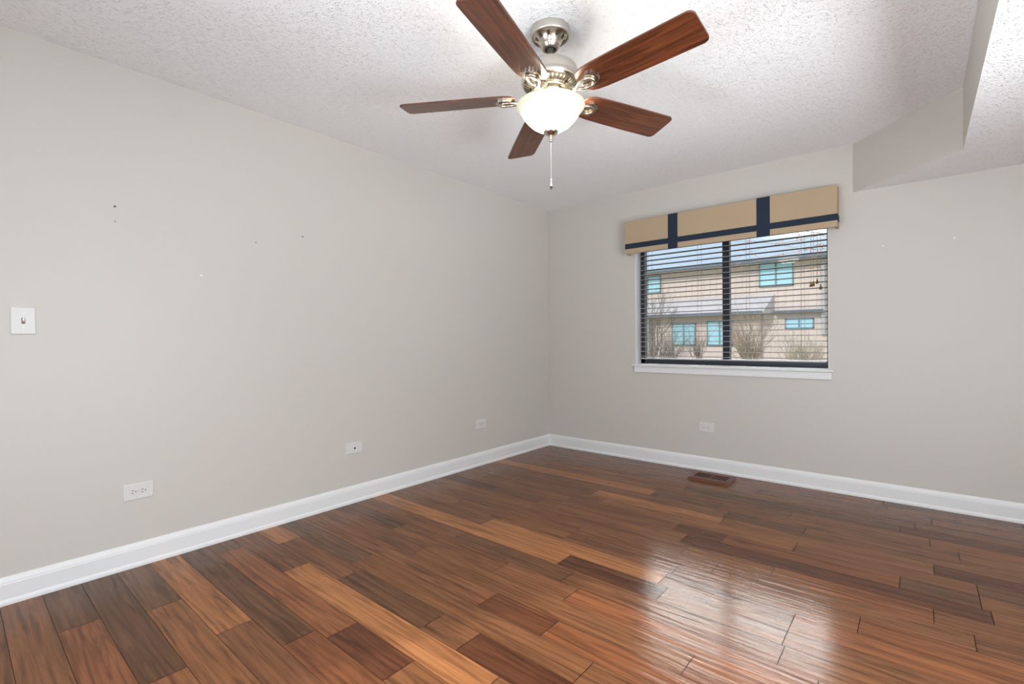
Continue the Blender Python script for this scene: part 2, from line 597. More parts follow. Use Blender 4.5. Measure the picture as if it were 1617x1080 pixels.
# ------------------------------------------------------------------ floor of individual boards
bm = B()
tone_l = bm.loops.layers.float_color.new('plank_tone')
shift_l = bm.loops.layers.float_color.new('plank_shift')
PW, PY0 = 0.1277, -3.816
TONES = {
    'mid': (0.225, 0.096, 0.042), 'mid2': (0.205, 0.087, 0.039), 'red': (0.240, 0.091, 0.038),
    'tan': (0.245, 0.104, 0.043), 'light': (0.390, 0.165, 0.066), 'lighter': (0.420, 0.178, 0.070),
    'dark': (0.152, 0.070, 0.034), 'dkred': (0.130, 0.047, 0.022), 'grey': (0.168, 0.086, 0.045),
}
OVR = {   # row: list of (x0, x1, tone) read along each row of boards from the left wall
    -1: [(0.0, 1.15, 'mid')],
    0: [(0.0, 0.45, 'dark'), (0.45, 1.4, 'red')],
    1: [(0.0, 1.05, 'dark'), (1.05, 1.9, 'tan')],
    2: [(0.0, 0.53, 'grey'), (0.53, 1.6, 'tan')],
    3: [(0.0, 0.93, 'light'), (0.93, 1.9, 'mid2')],
    4: [(0.0, 0.31, 'grey'), (0.31, 1.19, 'dark'), (1.19, 2.0, 'red')],
    5: [(0.0, 0.17, 'grey'), (0.17, 1.27, 'red'), (1.27, 1.62, 'dkred'), (1.62, 2.6, 'tan')],
    6: [(0.0, 0.63, 'mid2'), (0.63, 1.90, 'lighter'), (1.9, 2.6, 'mid')],
    7: [(0.0, 0.29, 'light'), (0.29, 0.90, 'mid2'), (0.90, 1.49, 'dark'), (1.49, 1.69, 'mid2'), (1.69, 2.4, 'dkred')],
    8: [(0.0, 0.8, 'grey'), (0.8, 2.1, 'mid')],
    9: [(0.0, 1.55, 'mid2'), (1.55, 1.87, 'dkred'), (1.87, 2.9, 'red')],
    10: [(0.0, 0.95, 'mid2'), (0.95, 2.35, 'mid'), (2.35, 3.3, 'red')],
    11: [(0.0, 0.6, 'dark'), (0.6, 1.40, 'mid2'), (1.40, 1.80, 'mid'), (1.80, 2.7, 'red')],
    12: [(0.0, 0.96, 'mid2'), (0.96, 1.70, 'dark'), (1.70, 2.58, 'mid2'), (2.58, 3.6, 'mid')],
    13: [(0.0, 1.59, 'light'), (1.59, 2.10, 'dkred'), (2.10, 2.57, 'mid'), (2.57, 3.5, 'mid')],
    14: [(0.0, 0.95, 'mid2'), (0.95, 2.05, 'light'), (2.05, 2.57, 'mid'), (2.57, 3.4, 'red')],
    15: [(0.0, 0.55, 'mid'), (0.55, 1.45, 'tan'), (1.45, 2.06, 'mid2'), (2.06, 2.77, 'mid'), (2.77, 3.5, 'red')],
    16: [(0.0, 1.44, 'mid2'), (1.44, 2.20, 'mid2'), (2.20, 3.1, 'mid')],
    17: [(0.0, 1.0, 'mid'), (1.0, 2.02, 'mid2'), (2.02, 2.42, 'tan'), (2.42, 2.99, 'red'), (2.99, 3.8, 'mid')],
    19: [(0.0, 1.1, 'mid2'), (1.1, 1.86, 'mid'), (1.86, 2.13, 'dkred'), (2.13, 2.88, 'red'), (2.88, 3.14, 'dark')],
    20: [(0.0, 1.3, 'mid'), (1.3, 2.45, 'tan'), (2.45, 3.14, 'mid'), (3.14, 3.8, 'dark')],
    21: [(0.0, 1.17, 'mid2'), (1.17, 2.04, 'light'), (2.04, 3.0, 'mid')],
    22: [(0.0, 1.35, 'mid2'), (1.35, 2.03, 'mid2'), (2.03, 2.45, 'dark'), (2.45, 3.6, 'mid')],
    23: [(0.0, 1.50, 'light'), (1.50, 1.95, 'dark'), (1.95, 3.1, 'mid')],
    26: [(0.0, 1.25, 'mid2'), (1.25, 2.52, 'mid'), (2.52, 2.93, 'dark'), (2.93, 3.8, 'mid2')],
    28: [(0.0, 1.1, 'mid'), (1.1, 2.30, 'mid2'), (2.30, 2.79, 'mid2'), (2.79, 3.8, 'mid')],
}
rng = random.Random(11)
pool = ['mid'] * 5 + ['mid2'] * 5 + ['red'] * 3 + ['tan'] * 2 + ['dark', 'dkred']
GAP = 0.0008
for row in range(-8, 31):
    y0 = PY0 + row * PW
    y1 = min(y0 + PW, 0.0)
    if y0 >= -0.005 or y1 < YF - 0.2:
        continue
    x = 0.0
    segs_ = list(OVR.get(row, []))
    x = segs_[-1][1] if segs_ else -rng.uniform(0.0, 0.6)
    while x < XR:
        L_ = rng.uniform(0.35, 1.25)
        segs_.append((x, x + L_, rng.choice(pool)))
        x += L_
    for (a, b_, tn) in segs_:
        a, b_ = max(a, 0.0), min(b_, XR)
        if b_ - a < 0.02:
            continue
        j = 0.88 * (1 + rng.uniform(-0.10, 0.10))
        c_ = (TONES[tn][0] * j, TONES[tn][1] * j * 0.97, TONES[tn][2] * j * 0.92)
        sh = (rng.uniform(0, 50), rng.uniform(0, 50), rng.uniform(0, 50), 1)
        vs = [bm.verts.new(p) for p in ((a + GAP * 1.7, y0 + GAP, 0), (b_ - GAP * 1.7, y0 + GAP, 0), (b_ - GAP * 1.7, y1 - GAP, 0), (a + GAP * 1.7, y1 - GAP, 0))]
        f = bm.faces.new(vs)
        for lp in f.loops:
            lp[tone_l] = (*c_, 1)
            lp[shift_l] = sh
# seam bed below the boards
bm_box(bm, -0.02, XR + 0.05, YF - 0.2, 0.02, -0.05, -0.003, mi=1)
fl = obj('floor', bm, [M_FLOOR, M_SEAM])
fl['kind'] = 'structure'

# ------------------------------------------------------------------ baseboards
BP = [(0, 0.0), (0.018, 0.0), (0.018, 0.010), (0.0165, 0.017), (0.0135, 0.021), (0.0125, 0.024), (0.0125, 0.086), (0.0115, 0.090),
      (0.0115, 0.094), (0.0095, 0.103), (0.0055, 0.111), (0.003, 0.116), (0, 0.116)]


def baseboard(name, fn, a, b):
    bm = B()
    A = [bm.verts.new(fn(a, o_, z)) for o_, z in BP]
    Bv = [bm.verts.new(fn(b, o_, z)) for o_, z in BP]
    n = len(BP)
    for i in range(n):
        j = (i + 1) % n
        bm.faces.new((A[i], A[j], Bv[j], Bv[i]))
    bm.faces.new(A[::-1]); bm.faces.new(Bv)
    return struct(obj(name, bm, M_TRIM))


baseboard('baseboard_left', lambda s, o_, z: Vector((o_, s, z)), YF, 0.0)
baseboard('baseboard_back', lambda s, o_, z: Vector((s, -o_, z)), 0.0, XR)

# ------------------------------------------------------------------ window
JD = 0.10
win = struct(empty('window_1', (WX0, JD, WZ0)))
# white returns lining the opening
bm = B()
bm_box(bm, 0, 0.004, -JD + 0.001, 0.05, 0, WZ1 - WZ0)
bm_box(bm, WX1 - WX0 - 0.004, WX1 - WX0, -JD + 0.001, 0.05, 0, WZ1 - WZ0)
bm_box(bm, 0, WX1 - WX0, -JD + 0.001, 0.05, WZ1 - WZ0 - 0.004, WZ1 - WZ0)
obj('jamb_lining', bm, M_JAMB, win)
WW = WX1 - WX0
WH = WZ1 - WZ0
bm = B()
bm_box(bm, 0.004, 0.043, 0, 0.06, 0, WH - 0.004, bevel=0.002)
bm_box(bm, WW - 0.022, WW - 0.004, 0, 0.06, 0, WH - 0.004, bevel=0.002)
bm_box(bm, 0.004, WW - 0.004, 0, 0.06, 0, 0.048, bevel=0.002)
bm_box(bm, 0.004, WW - 0.004, 0, 0.06, WH - 0.05, WH - 0.004, bevel=0.002)
obj('window_frame', bm, M_FRAME, win)
bm = B()
bm_box(bm, 0.729, 0.784, -0.002, 0.05, 0.03, WH - 0.03, bevel=0.002)
bm_box(bm, 0.752, 0.756, -0.004, 0.0, 0.05, WH - 0.05)
obj('meeting_stile', bm, M_FRAME, win)
box_obj('pane', 0.040, 0.735, 0.026, 0.030, 0.04, WH - 0.04, M_GLASS, win)
box_obj('pane', 0.780, WW - 0.018, 0.026, 0.030, 0.04, WH - 0.04, M_GLASS, win)

# sill stool and apron
bm = B()
bm_box(bm, 0.948, 2.492, -0.030, 0.0, 0.853, 0.870, bevel=0.004)
bm_box(bm, WX0 + 0.001, WX1 - 0.001, -0.002, JD + 0.005, 0.853, 0.875)
st = struct(obj('trim_1', bm, M_TRIM))
bm = B()
bm_box(bm, 0.966, 2.476, -0.014, 0.0, 0.799, 0.8525, bevel=0.002)
struct(obj('trim_2', bm, M_TRIM))

# ------------------------------------------------------------------ blind
bl = tag(empty('window_blind', (1.725, 0.05, 1.95)), 'lowered horizontal slat blind with open slats, hanging in the window below the valance', 'blind')
bx0, bx1 = 1.010 - 1.725, 2.441 - 1.725
box_obj('headrail', bx0, bx1, -0.028, 0.028, 0.0, 0.055, M_SLATEDGE, bl, bevel=0.002)
zs = [0.9432 + 0.0432 * k for k in range(24)]


def slat_mesh():
    bm = B()
    n = 6
    top, bot = [], []
    for i in range(n + 1):
        t_ = i / n
        y = -0.025 + 0.05 * t_
        h = 0.0025 * (1 - (2 * t_ - 1) ** 2)
        top.append((y, h + 0.0019))
        bot.append((y, h - 0.0019))
    ring = bot + top[::-1]
    A = [bm.verts.new((bx0, y, z)) for y, z in ring]
    C = [bm.verts.new((bx1, y, z)) for y, z in ring]
    m_ = len(ring)
    for i in range(m_):
        j = (i + 1) % m_
        f = bm.faces.new((A[i], A[j], C[j], C[i]))
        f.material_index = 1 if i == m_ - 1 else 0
    bm.faces.new(A[::-1]); bm.faces.new(C)
    return bm


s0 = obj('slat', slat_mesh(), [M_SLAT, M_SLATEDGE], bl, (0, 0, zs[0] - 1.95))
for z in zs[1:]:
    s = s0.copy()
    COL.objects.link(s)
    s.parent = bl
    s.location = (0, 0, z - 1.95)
box_obj('bottom_rail', bx0, bx1, -0.026, 0.026, 0.917 - 1.95, 0.9285 - 1.95, M_RAIL, bl, bevel=0.003)
for cx in (1.095, 1.535, 1.914, 2.292):
    bm = B()
    for yy in (-0.027, 0.027):
        bm_tube(bm, [(cx - 1.725 + (0.006 if yy > 0 else -0.006), yy, 0.0), (cx - 1.725 + (0.006 if yy > 0 else -0.006), yy, 0.93 - 1.95)], 0.0011, segs=6)
    obj('ladder_cord', bm, M_CORD, bl)
for cx, cz in ((2.351, 1.484), (2.366, 1.488), (2.390, 1.504), (2.411, 1.461)):
    bm = B()
    x_ = cx - 1.725
    bm_tube(bm, [(x_ * 0.6 + (2.38 - 1.725) * 0.4, -0.034, 0.0), (x_, -0.052, -0.15), (x_, -0.055, cz + 0.015 - 1.95)], 0.0012, segs=6)
    c_ = obj('lift_cord', bm, M_CORD, bl)
    bm = B()
    bm_lathe(bm, [(0, 0.020), (0.003, 0.020), (0.0045, 0.016), (0.0035, 0.011), (0.007, 0.004), (0.0095, -0.008), (0.0095, -0.013), (0.007, -0.016), (0, -0.016)], segs=16)
    obj('tassel', bm, M_TASSEL, c_, (x_, -0.055, cz - 1.95))

# ------------------------------------------------------------------ valance (box cornice)
VX0, VX1, VD, VZ0, VZ1 = 0.929, 2.5215, 0.10, 1.864, 2.1535
va = tag(empty('valance', ((VX0 + VX1) / 2, 0, VZ1)), 'tan fabric box valance with navy stripes above the window', 'valance')
hx = (VX1 - VX0) / 2
H = VZ1 - VZ0
tk = 0.014
bm = B()
bm_box(bm, -hx, hx, -VD, -VD + tk, -H, 0, bevel=0.004)
bm_box(bm, -hx, -hx + tk, -VD + tk * 0.5, -0.001, -H, 0, bevel=0.004)
bm_box(bm, hx - tk, hx, -VD + tk * 0.5, -0.001, -H, 0, bevel=0.004)
bm_box(bm, -hx + tk * 0.5, hx - tk * 0.5, -VD + tk * 0.5, -0.001, -tk, -0.001)
obj('fabric_box', bm, M_TAN, va)
bm = B()
bm_box(bm, -hx + tk, hx - tk, -VD + tk, -VD + tk + 0.002, -H + 0.004, -tk)
bm_box(bm, -hx + tk, -hx + tk + 0.002, -VD + tk, -0.001, -H + 0.004, -tk)
bm_box(bm, hx - tk - 0.002, hx - tk, -VD + tk, -0.001, -H + 0.004, -tk)
obj('lining', bm, M_LINING, va)
e_ = 0.0014
bm = B()
bz0, bz1 = -H + 0.044, -H + 0.090
bm_box(bm, -hx - e_, hx + e_, -VD - e_, -VD + 0.001, bz0, bz1)
bm_box(bm, -hx - e_, -hx + 0.001, -VD, -0.001, bz0, bz1)
bm_box(bm, hx - 0.001, hx + e_, -VD, -0.001, bz0, bz1)
obj('horizontal_stripe', bm, M_NAVY, va)
cxv = (VX0 + VX1) / 2
for (a, b_) in ((1.325, 1.407), (2.013, 2.104)):
    bm = B()
    bm_box(bm, a - cxv, b_ - cxv, -VD - e_ * 1.6, -VD + 0.001, -H - 0.001, 0.001)
    bm_box(bm, a - cxv, b_ - cxv, -VD - e_ * 1.6, -0.001, -0.0005, 0.0015)
    obj('vertical_stripe', bm, M_NAVY, va)


# ------------------------------------------------------------------ wall plates
def plate_mesh(w_, h_, t_=0.006):
    bm = B()
    vs = bm_box(bm, -w_ / 2, w_ / 2, -t_, 0, -h_ / 2, h_ / 2)
    es = [e for e in bm.edges if all(abs(v.co.y + t_) < 1e-6 for v in e.verts)]
    bmesh.ops.bevel(bm, geom=es, offset=0.0035, segments=3, profile=0.5, affect='EDGES')
    return bm


def disc(bm, cx, cz, rad, y0, y1, segs=16):
    ol_ = [(cx + rad * math.cos(2 * PI * k / segs), cz + rad * math.sin(2 * PI * k / segs)) for k in range(segs)]
    bm_prism(bm, ol_, y0, y1, fn=lambda a, b2, y: Vector((a, y, b2)))


# local frame: x along the wall, -y out of the wall, z up
ROT_LEFT = PI / 2     # outward -y becomes +x


def receptacle(parent, cx, horizontal=True):
    """one receptacle face lying on its side, with slots"""
    bm = B()
    ol_ = []
    R_ = 0.0168
    for k in range(32):
        a = 2 * PI * k / 32
        ol_.append((max(-0.0135, min(0.0135, R_ * math.cos(a))), R_ * math.sin(a)))
    bm_prism(bm, [(cx + a, b2) for a, b2 in ol_], -0.0078, -0.004, fn=lambda a, b2, y: Vector((a, y, b2)))
    fc = obj('receptacle', bm, M_PLASTIC, parent)
    for z0_ in (0.0048, -0.0074):
        box_obj('slot', cx - 0.0085, cx - 0.0005, -0.0082, -0.007, z0_, z0_ + 0.0026, M_HOLE, fc)
    bm = B()
    disc(bm, cx + 0.0075, 0.0, 0.0026, -0.0082, -0.007)
    obj('ground_hole', bm, M_HOLE, fc)
    return fc


def outlet(loc, rot, label, w_=0.122, h_=0.078):
    t = tag(empty('wall_outlet', loc, rot), label, 'outlet', 'duplex outlets low on the walls')
    obj('cover_plate', plate_mesh(w_, h_), M_PLASTIC, t)
    receptacle(t, -0.0195)
    receptacle(t, 0.0195)
    bm = B()
    disc(bm, 0, 0, 0.003, -0.0072, -0.005)
    obj('screw', bm, M_SCREW, t)
    return t


outlet((0, -3.468, 0.368), ROT_LEFT, 'white sideways duplex outlet on the left wall below the light switch')
outlet((1.603, 0, 0.361), 0, 'white sideways duplex outlet under the window on the back wall')

jk = tag(empty('cable_jack', (0, -2.279, 0.371), ROT_LEFT), 'white wall plate with one small dark cable socket in the middle', 'wall jack')
obj('cover_plate', plate_mesh(0.121, 0.077), M_PLASTIC, jk)
bm = B()
bm_lathe(bm, [(0.0042, 0.0), (0.0075, 0.0), (0.0075, 0.004), (0.0055, 0.009), (0.0042, 0.009)], segs=20)
bmesh.ops.rotate(bm, verts=bm.verts, cent=(0, 0, 0), matrix=Matrix.Rotation(PI / 2, 3, 'X'))
bmesh.ops.translate(bm, verts=bm.verts, vec=(0, -0.005, 0))
obj('socket_collar', bm, M_PLASTIC, jk)
bm = B()
disc(bm, 0, 0, 0.0065, -0.0145, -0.004)
obj('socket', bm, M_HOLE, jk)
for sx_ in (-0.042, 0.042):
    bm = B()
    disc(bm, sx_, 0, 0.0028, -0.0072, -0.005)
    obj('screw', bm, M_SCREW, jk)

pj = tag(empty('blank_wall_jack', (0, -1.027, 0.361), ROT_LEFT), 'small white two-module wall plate nearest the room corner', 'wall jack')
obj('cover_plate', plate_mesh(0.120, 0.077), M_PLASTIC, pj)
M_INSERT = simple('pale_grey_insert', (0.62, 0.61, 0.59), rough=0.4)
for sx_ in (-0.019, 0.019):
    box_obj('insert', sx_ - 0.0165, sx_ + 0.0165, -0.0085, -0.004, -0.020, 0.020, M_INSERT, pj, bevel=0.0015)

sw = tag(empty('light_switch', (0, -3.861, 1.1985), ROT_LEFT), 'white toggle light switch on the left wall', 'light switch')
obj('cover_plate', plate_mesh(0.078, 0.117, 0.0065), M_PLASTIC, sw)
M_AMBER = simple('switch_slot_shadow', (0.10, 0.045, 0.02), rough=0.6)
box_obj('slot', -0.0055, 0.0055, -0.0072, -0.005, -0.0125, 0.0125, M_AMBER, sw)
bm = B()
vs = bm_box(bm, -0.0042, 0.0042, -0.019, -0.004, -0.009, 0.004)
for v in bm.verts:
    if v.co.y < -0.01:
        v.co.z += 0.009
        v.co.x *= 0.8
obj('toggle', bm, M_PLASTIC, sw)
for sz in (-0.030, 0.030):
    bm = B()
    disc(bm, 0, sz, 0.003, -0.0082, -0.005)
    obj('screw', bm, M_SCREW, sw)

# ------------------------------------------------------------------ floor register
fr_ = tag(empty('floor_register', (1.713, -0.215, 0.0)), 'reddish brown wooden floor vent beneath the window', 'floor vent')
RW, RD, RH = 0.150, 0.106, 0.020
bm = B()
ihx, ihy = 0.122, 0.062
for (a0, a1, c0, c1) in ((-RW, RW, -RD, -ihy), (-RW, RW, ihy, RD), (-RW, -ihx, -ihy, ihy), (ihx, RW, -ihy, ihy)):
    bm_box(bm, a0, a1, c0, c1, 0.0, RH)
bmesh.ops.remove_doubles(bm, verts=bm.verts, dist=1e-5)
for v in bm.verts:   # sloping outer edge
    if v.co.z > 0.01:
        if abs(abs(v.co.x) - RW) < 1e-4: v.co.x *= 0.955
        if abs(abs(v.co.y) - RD) < 1e-4: v.co.y *= 0.94
obj('frame', bm, M_VENT, fr_)
box_obj('dark_duct', -ihx, ihx, -ihy, ihy, 0.0005, RH - 0.009, M_HOLE, fr_)
for k in range(13):
    x_ = -ihx + (k + 0.5) * 2 * ihx / 13
    if k == 6:
        box_obj('center_bar', x_ - 0.007, x_ + 0.007, -ihy, ihy, RH - 0.005, RH - 0.001, M_VENT, fr_)
    else:
        box_obj('louver', x_ - 0.0034, x_ + 0.0034, -ihy, ihy, RH - 0.0045, RH - 0.0015, M_VENT, fr_)

# ------------------------------------------------------------------ nails and anchors left in the walls
def nail(name, loc, rot, rad, ln, mat, label, cat, group):
    bm = B()
    disc(bm, 0, 0, rad, -ln, 0.0, 12)
    disc(bm, 0, 0, rad * 0.45, -ln - 0.001, -ln, 8)
    o = obj(name, bm, mat)
    o.location = loc
    o.rotation_euler = (0, 0, rot)
    return tag(o, label, cat, group)


G = 'nails and anchors left in the walls'
nail('wall_nail', (0, -3.546, 1.755), ROT_LEFT, 0.0048, 0.006, M_NAIL, 'grey nail stub highest above the light switch, on the left wall', 'nail', G)
nail('wall_nail', (0, -3.545, 1.683), ROT_LEFT, 0.0028, 0.003, M_NAIL, 'small grey nail stub just below the highest one near the light switch', 'nail', G)
nail('wall_nail', (0, -2.902, 1.678), ROT_LEFT, 0.0030, 0.003, M_NAIL, 'faint small nail stub in the middle of the left wall', 'nail', G)
nail('wall_nail', (0, -2.622, 1.756), ROT_LEFT, 0.0036, 0.004, M_HOLE, 'dark nail stub on the left wall, the one nearest the window', 'nail', G)
nail('wall_anchor', (0, -3.186, 1.459), ROT_LEFT, 0.0060, 0.007, M_ANCHOR, 'white screw anchor in the left wall, lowest of its marks', 'wall anchor', G)
nail('wall_anchor', (2.765, 0, 1.713), 0, 0.0048, 0.006, M_ANCHOR, 'white screw anchor on the back wall, just right of the window', 'wall anchor', G)
nail('wall_anchor', (3.119, 0, 1.714), 0, 0.0052, 0.006, M_ANCHOR, 'white screw anchor on the back wall, farthest right of the window', 'wall anchor', G)

# ------------------------------------------------------------------ ceiling fan
AX, AY = 1.7313, -2.3748
fan = tag(empty('ceiling_fan', (AX, AY, HC)), 'five-blade ceiling fan of brushed nickel and red wood with a lit glass bowl', 'ceiling fan')
Z = lambda z: z - HC

# canopy: drum, slotted bell and dark socket
bm = B()
bm_lathe(bm, [(0.083, Z(2.4395)), (0.0835, Z(2.434)), (0.0835, Z(2.412)), (0.081, Z(2.405)), (0.0775, Z(2.404)), (0.0765, Z(2.406)), (0.0765, Z(2.410))], segs=64)
can = obj('canopy', bm, M_NICKEL_SATIN, fan)
bm = B()
bm_lathe(bm, [(0.0765, Z(2.408)), (0.069, Z(2.404)), (0.060, Z(2.397)), (0.049, Z(2.384)), (0.0425, Z(2.372)), (0.0415, Z(2.366)), (0.0385, Z(2.364)), (0.0375, Z(2.360)), (0.033, Z(2.354)), (0.028, Z(2.353)), (0.024, Z(2.356))], segs=64)
obj('bell', bm, M_NICKEL, can)
for k in range(10):
    a = 2 * PI * k / 10 + 0.2
    q0 = Matrix.Rotation(a, 3, 'Z')
    bm = B()
    rows = []
    for rr, zz in [(0.0640, 2.3996), (0.0590, 2.3954), (0.0530, 2.3884)]:
        rows.append([bm.verts.new(q0 @ Vector((rr + o_[0], s_ * 0.0055 * rr / 0.06, Z(zz + o_[1])))) for o_ in ((0.0007, -0.0009), (-0.0003, 0.0006)) for s_ in (-1, 1)])
    for i in range(2):
        A_, C_ = rows[i], rows[i + 1]
        for p_, q_ in ((0, 1), (1, 3), (3, 2), (2, 0)):
            bm.faces.new((A_[p_], A_[q_], C_[q_], C_[p_]))
    for A_ in (rows[0], rows[2]):
        bm.faces.new((A_[0], A_[1], A_[3], A_[2]))
    obj('slot', bm, M_HOLE, can)
bm = B()
bm_lathe(bm, [(0.0, Z(2.362)), (0.0265, Z(2.362)), (0.0265, Z(2.3545)), (0.0, Z(2.3575))], segs=32)
obj('socket', bm, M_HOLE, can)
bm = B()
bm_lathe(bm, [(0, Z(2.36)), (0.0125, Z(2.36)), (0.0125, Z(2.302)), (0.016, Z(2.30)), (0.022, Z(2.292)), (0, Z(2.29))], segs=32)
obj('downrod', bm, M_NICKEL_SATIN, fan)

# motor housing
bm = B()
bm_lathe(bm, [(0, Z(2.292)), (0.050, Z(2.291)), (0.080, Z(2.287)), (0.100, Z(2.279)), (0.113, Z(2.267)), (0.1185, Z(2.252)), (0.120, Z(2.232)), (0.1205, Z(2.222)),
              (0.1245, Z(2.219)), (0.1265, Z(2.215)), (0.1265, Z(2.209)), (0.124, Z(2.206)), (0.121, Z(2.205))], segs=96)
mh = obj('motor_housing', bm, M_NICKEL_SATIN, fan)
# ribbed vent ring on the underside
bm = B()
NR = 40


def ribs(rr, zz, a):
    return rr


prof = [(0.1215, 2.2055), (0.1180, 2.1965), (0.1060, 2.1880), (0.0900, 2.1830), (0.0800, 2.1825), (0.0760, 2.1850)]
bm_lathe(bm, [(rr, Z(zz)) for rr, zz in prof], segs=96)
obj('vent_ring', bm, M_NICKEL, mh)
bm = B()
for k in range(NR):
    a = 2 * PI * k / NR
    q0 = Matrix.Rotation(a, 3, 'Z')
    pts_ = [(0.1155, 2.1935), (0.1060, 2.1872), (0.0960, 2.1843), (0.0870, 2.1822)]
    prev = None
    rows = []
    for i, (rr, zz) in enumerate(pts_):
        w2 = 0.0048 * rr / 0.1
        rows.append([bm.verts.new(q0 @ Vector((rr, s_ * w2, Z(zz - 0.0010)))) for s_ in (-1, 1)])
    for i in range(3):
        bm.faces.new((rows[i][0], rows[i][1], rows[i + 1][1], rows[i + 1][0]))
vs_ = obj('vent_slots', bm, simple('vent_shadow_metal', (0.10, 0.085, 0.07), rough=0.5, metal=0.6), mh)
sm = vs_.modifiers.new('thickness', 'SOLIDIFY')
sm.thickness = 0.0006
# flywheel hub and light fitter
bm = B()
bm_lathe(bm, [(0.0, Z(2.200)), (0.078, Z(2.200)), (0.0785, Z(2.178)), (0.074, Z(2.172)), (0.060, Z(2.170)), (0.056, Z(2.160)), (0.0565, Z(2.140)), (0.064, Z(2.130)), (0.098, Z(2.124)), (0.100, Z(2.118)), (0.0, Z(2.118))], segs=64)
obj('light_fitter', bm, M_NICKEL, fan)

# blades with irons
AZ0 = -0.0605
PITCH = -0.2264
RT, BW = 0.6595, 0.1555
ZB = Z(2.1506)


def blade_outline():
    r_in, r_out, w2 = 0.155, RT, BW / 2
    w_in = 0.058
    pts = []
    # outer end, rounded corners
    cr_ = 0.022
    for k in range(7):
        a = -PI / 2 + (PI / 2) * k / 6
        pts.append((r_out - cr_ + cr_ * math.cos(a), -w2 + cr_ + cr_ * math.sin(a)))
    for k in range(7):
        a = (PI / 2) * k / 6
        pts.append((r_out - cr_ + cr_ * math.cos(a), w2 - cr_ + cr_ * math.sin(a)))
    # widest part then taper to the root with an ogee shoulder
    for (x_, y_) in ((0.45, w2 * 0.985), (0.33, w2 * 0.955), (0.24, w2 * 0.92), (0.205, w2 * 0.89), (0.182, w2 * 0.80), (0.165, w2 * 0.66), (0.157, w2 * 0.45)):
        pts.append((x_, y_))
    for (x_, y_) in ((0.157, -w2 * 0.45), (0.165, -w2 * 0.66), (0.182, -w2 * 0.80), (0.205, -w2 * 0.89), (0.24, -w2 * 0.92), (0.33, -w2 * 0.955), (0.45, -w2 * 0.985)):
        pts.append((x_, y_))
    return pts


def shell_outline():
    """scalloped mounting plate under the blade root"""
    pts = [(0.168, -0.020), (0.185, -0.034), (0.205, -0.040)]
    n = 5
    for k in range(n):
        a0 = -0.95 + 1.9 * k / n
        a1 = -0.95 + 1.9 * (k + 1) / n
        for j in range(5):
            t_ = j / 4
            a = a0 + (a1 - a0) * t_
            R_ = 0.044 + 0.005 * math.sin(PI * t_)
            pts.append((0.195 + R_ * math.cos(a), R_ * math.sin(a) * 1.05))
    pts += [(0.205, 0.040), (0.185, 0.034), (0.168, 0.020)]
    return pts


def pitch_fn(x, y, z):
    return Vector((x, y * math.cos(PITCH) - z * math.sin(PITCH), ZB + y * math.sin(PITCH) + z * math.cos(PITCH)))


def blade_mesh():
    bm = B()
    bm_prism(bm, blade_outline(), -0.0035, 0.0035)
    bmesh.ops.bevel(bm, geom=[e for e in bm.edges if abs(e.verts[0].co.z - e.verts[1].co.z) < 1e-6], offset=0.0012, segments=1, affect='EDGES')
    return bm


def iron_mesh():
    bm = B()
    bm_prism(bm, shell_outline(), -0.0115, -0.0040, fn=pitch_fn)
    # open tear-drop loop standing proud of the shell
    loop = []
    for k in range(25):
        a = 2 * PI * k / 24
        rx, ry = 0.041, 0.023 * (1 + 0.25 * math.cos(a))
        loop.append(pitch_fn(0.182 + rx * math.cos(a), ry * math.sin(a), -0.0165))
    n = len(loop)
    bm_tube(bm, loop, 0.0062, segs=10, cap=False)
    # swept arm down to the hub
    hub = [Vector((0.070, 0.0, Z(2.176))), Vector((0.090, 0.0, Z(2.166))), Vector((0.115, -0.001, Z(2.150)))]
    end = [pitch_fn(0.132, 0.0, -0.0165), pitch_fn(0.147, 0.0, -0.0165)]
    bm_tube(bm, hub + end, [0.0135, 0.012, 0.0105, 0.0100, 0.0085], segs=12)
    bm_tube(bm, [Vector((0.064, 0, Z(2.178))), Vector((0.080, 0, Z(2.171)))], [0.019, 0.015], segs=14)
    return bm


b_me = None
i_me = None
for k in range(5):
    a = AZ0 + 2 * PI * k / 5
    tilt = 0.0174 * math.cos(a) - 0.0069 * math.sin(a)
    if b_me is None:
        bo = obj('blade', blade_mesh(), M_BLADE, fan)
        io = obj('blade_iron', iron_mesh(), M_NICKEL, fan)
        b_me, i_me = bo, io
    else:
        bo = b_me.copy(); COL.objects.link(bo); bo.parent = fan
        io = i_me.copy(); COL.objects.link(io); io.parent = fan
    rz = Matrix.Rotation(a, 4, 'Z')
    ty = Matrix.Translation((0, 0, ZB)) @ Matrix.Rotation(-tilt, 4, 'Y') @ Matrix.Translation((0, 0, -ZB))
    bo.matrix_local = rz @ ty @ Matrix.Translation((0, 0, ZB)) @ Matrix.Rotation(PITCH, 4, 'X')
    io.matrix_local = rz @ ty

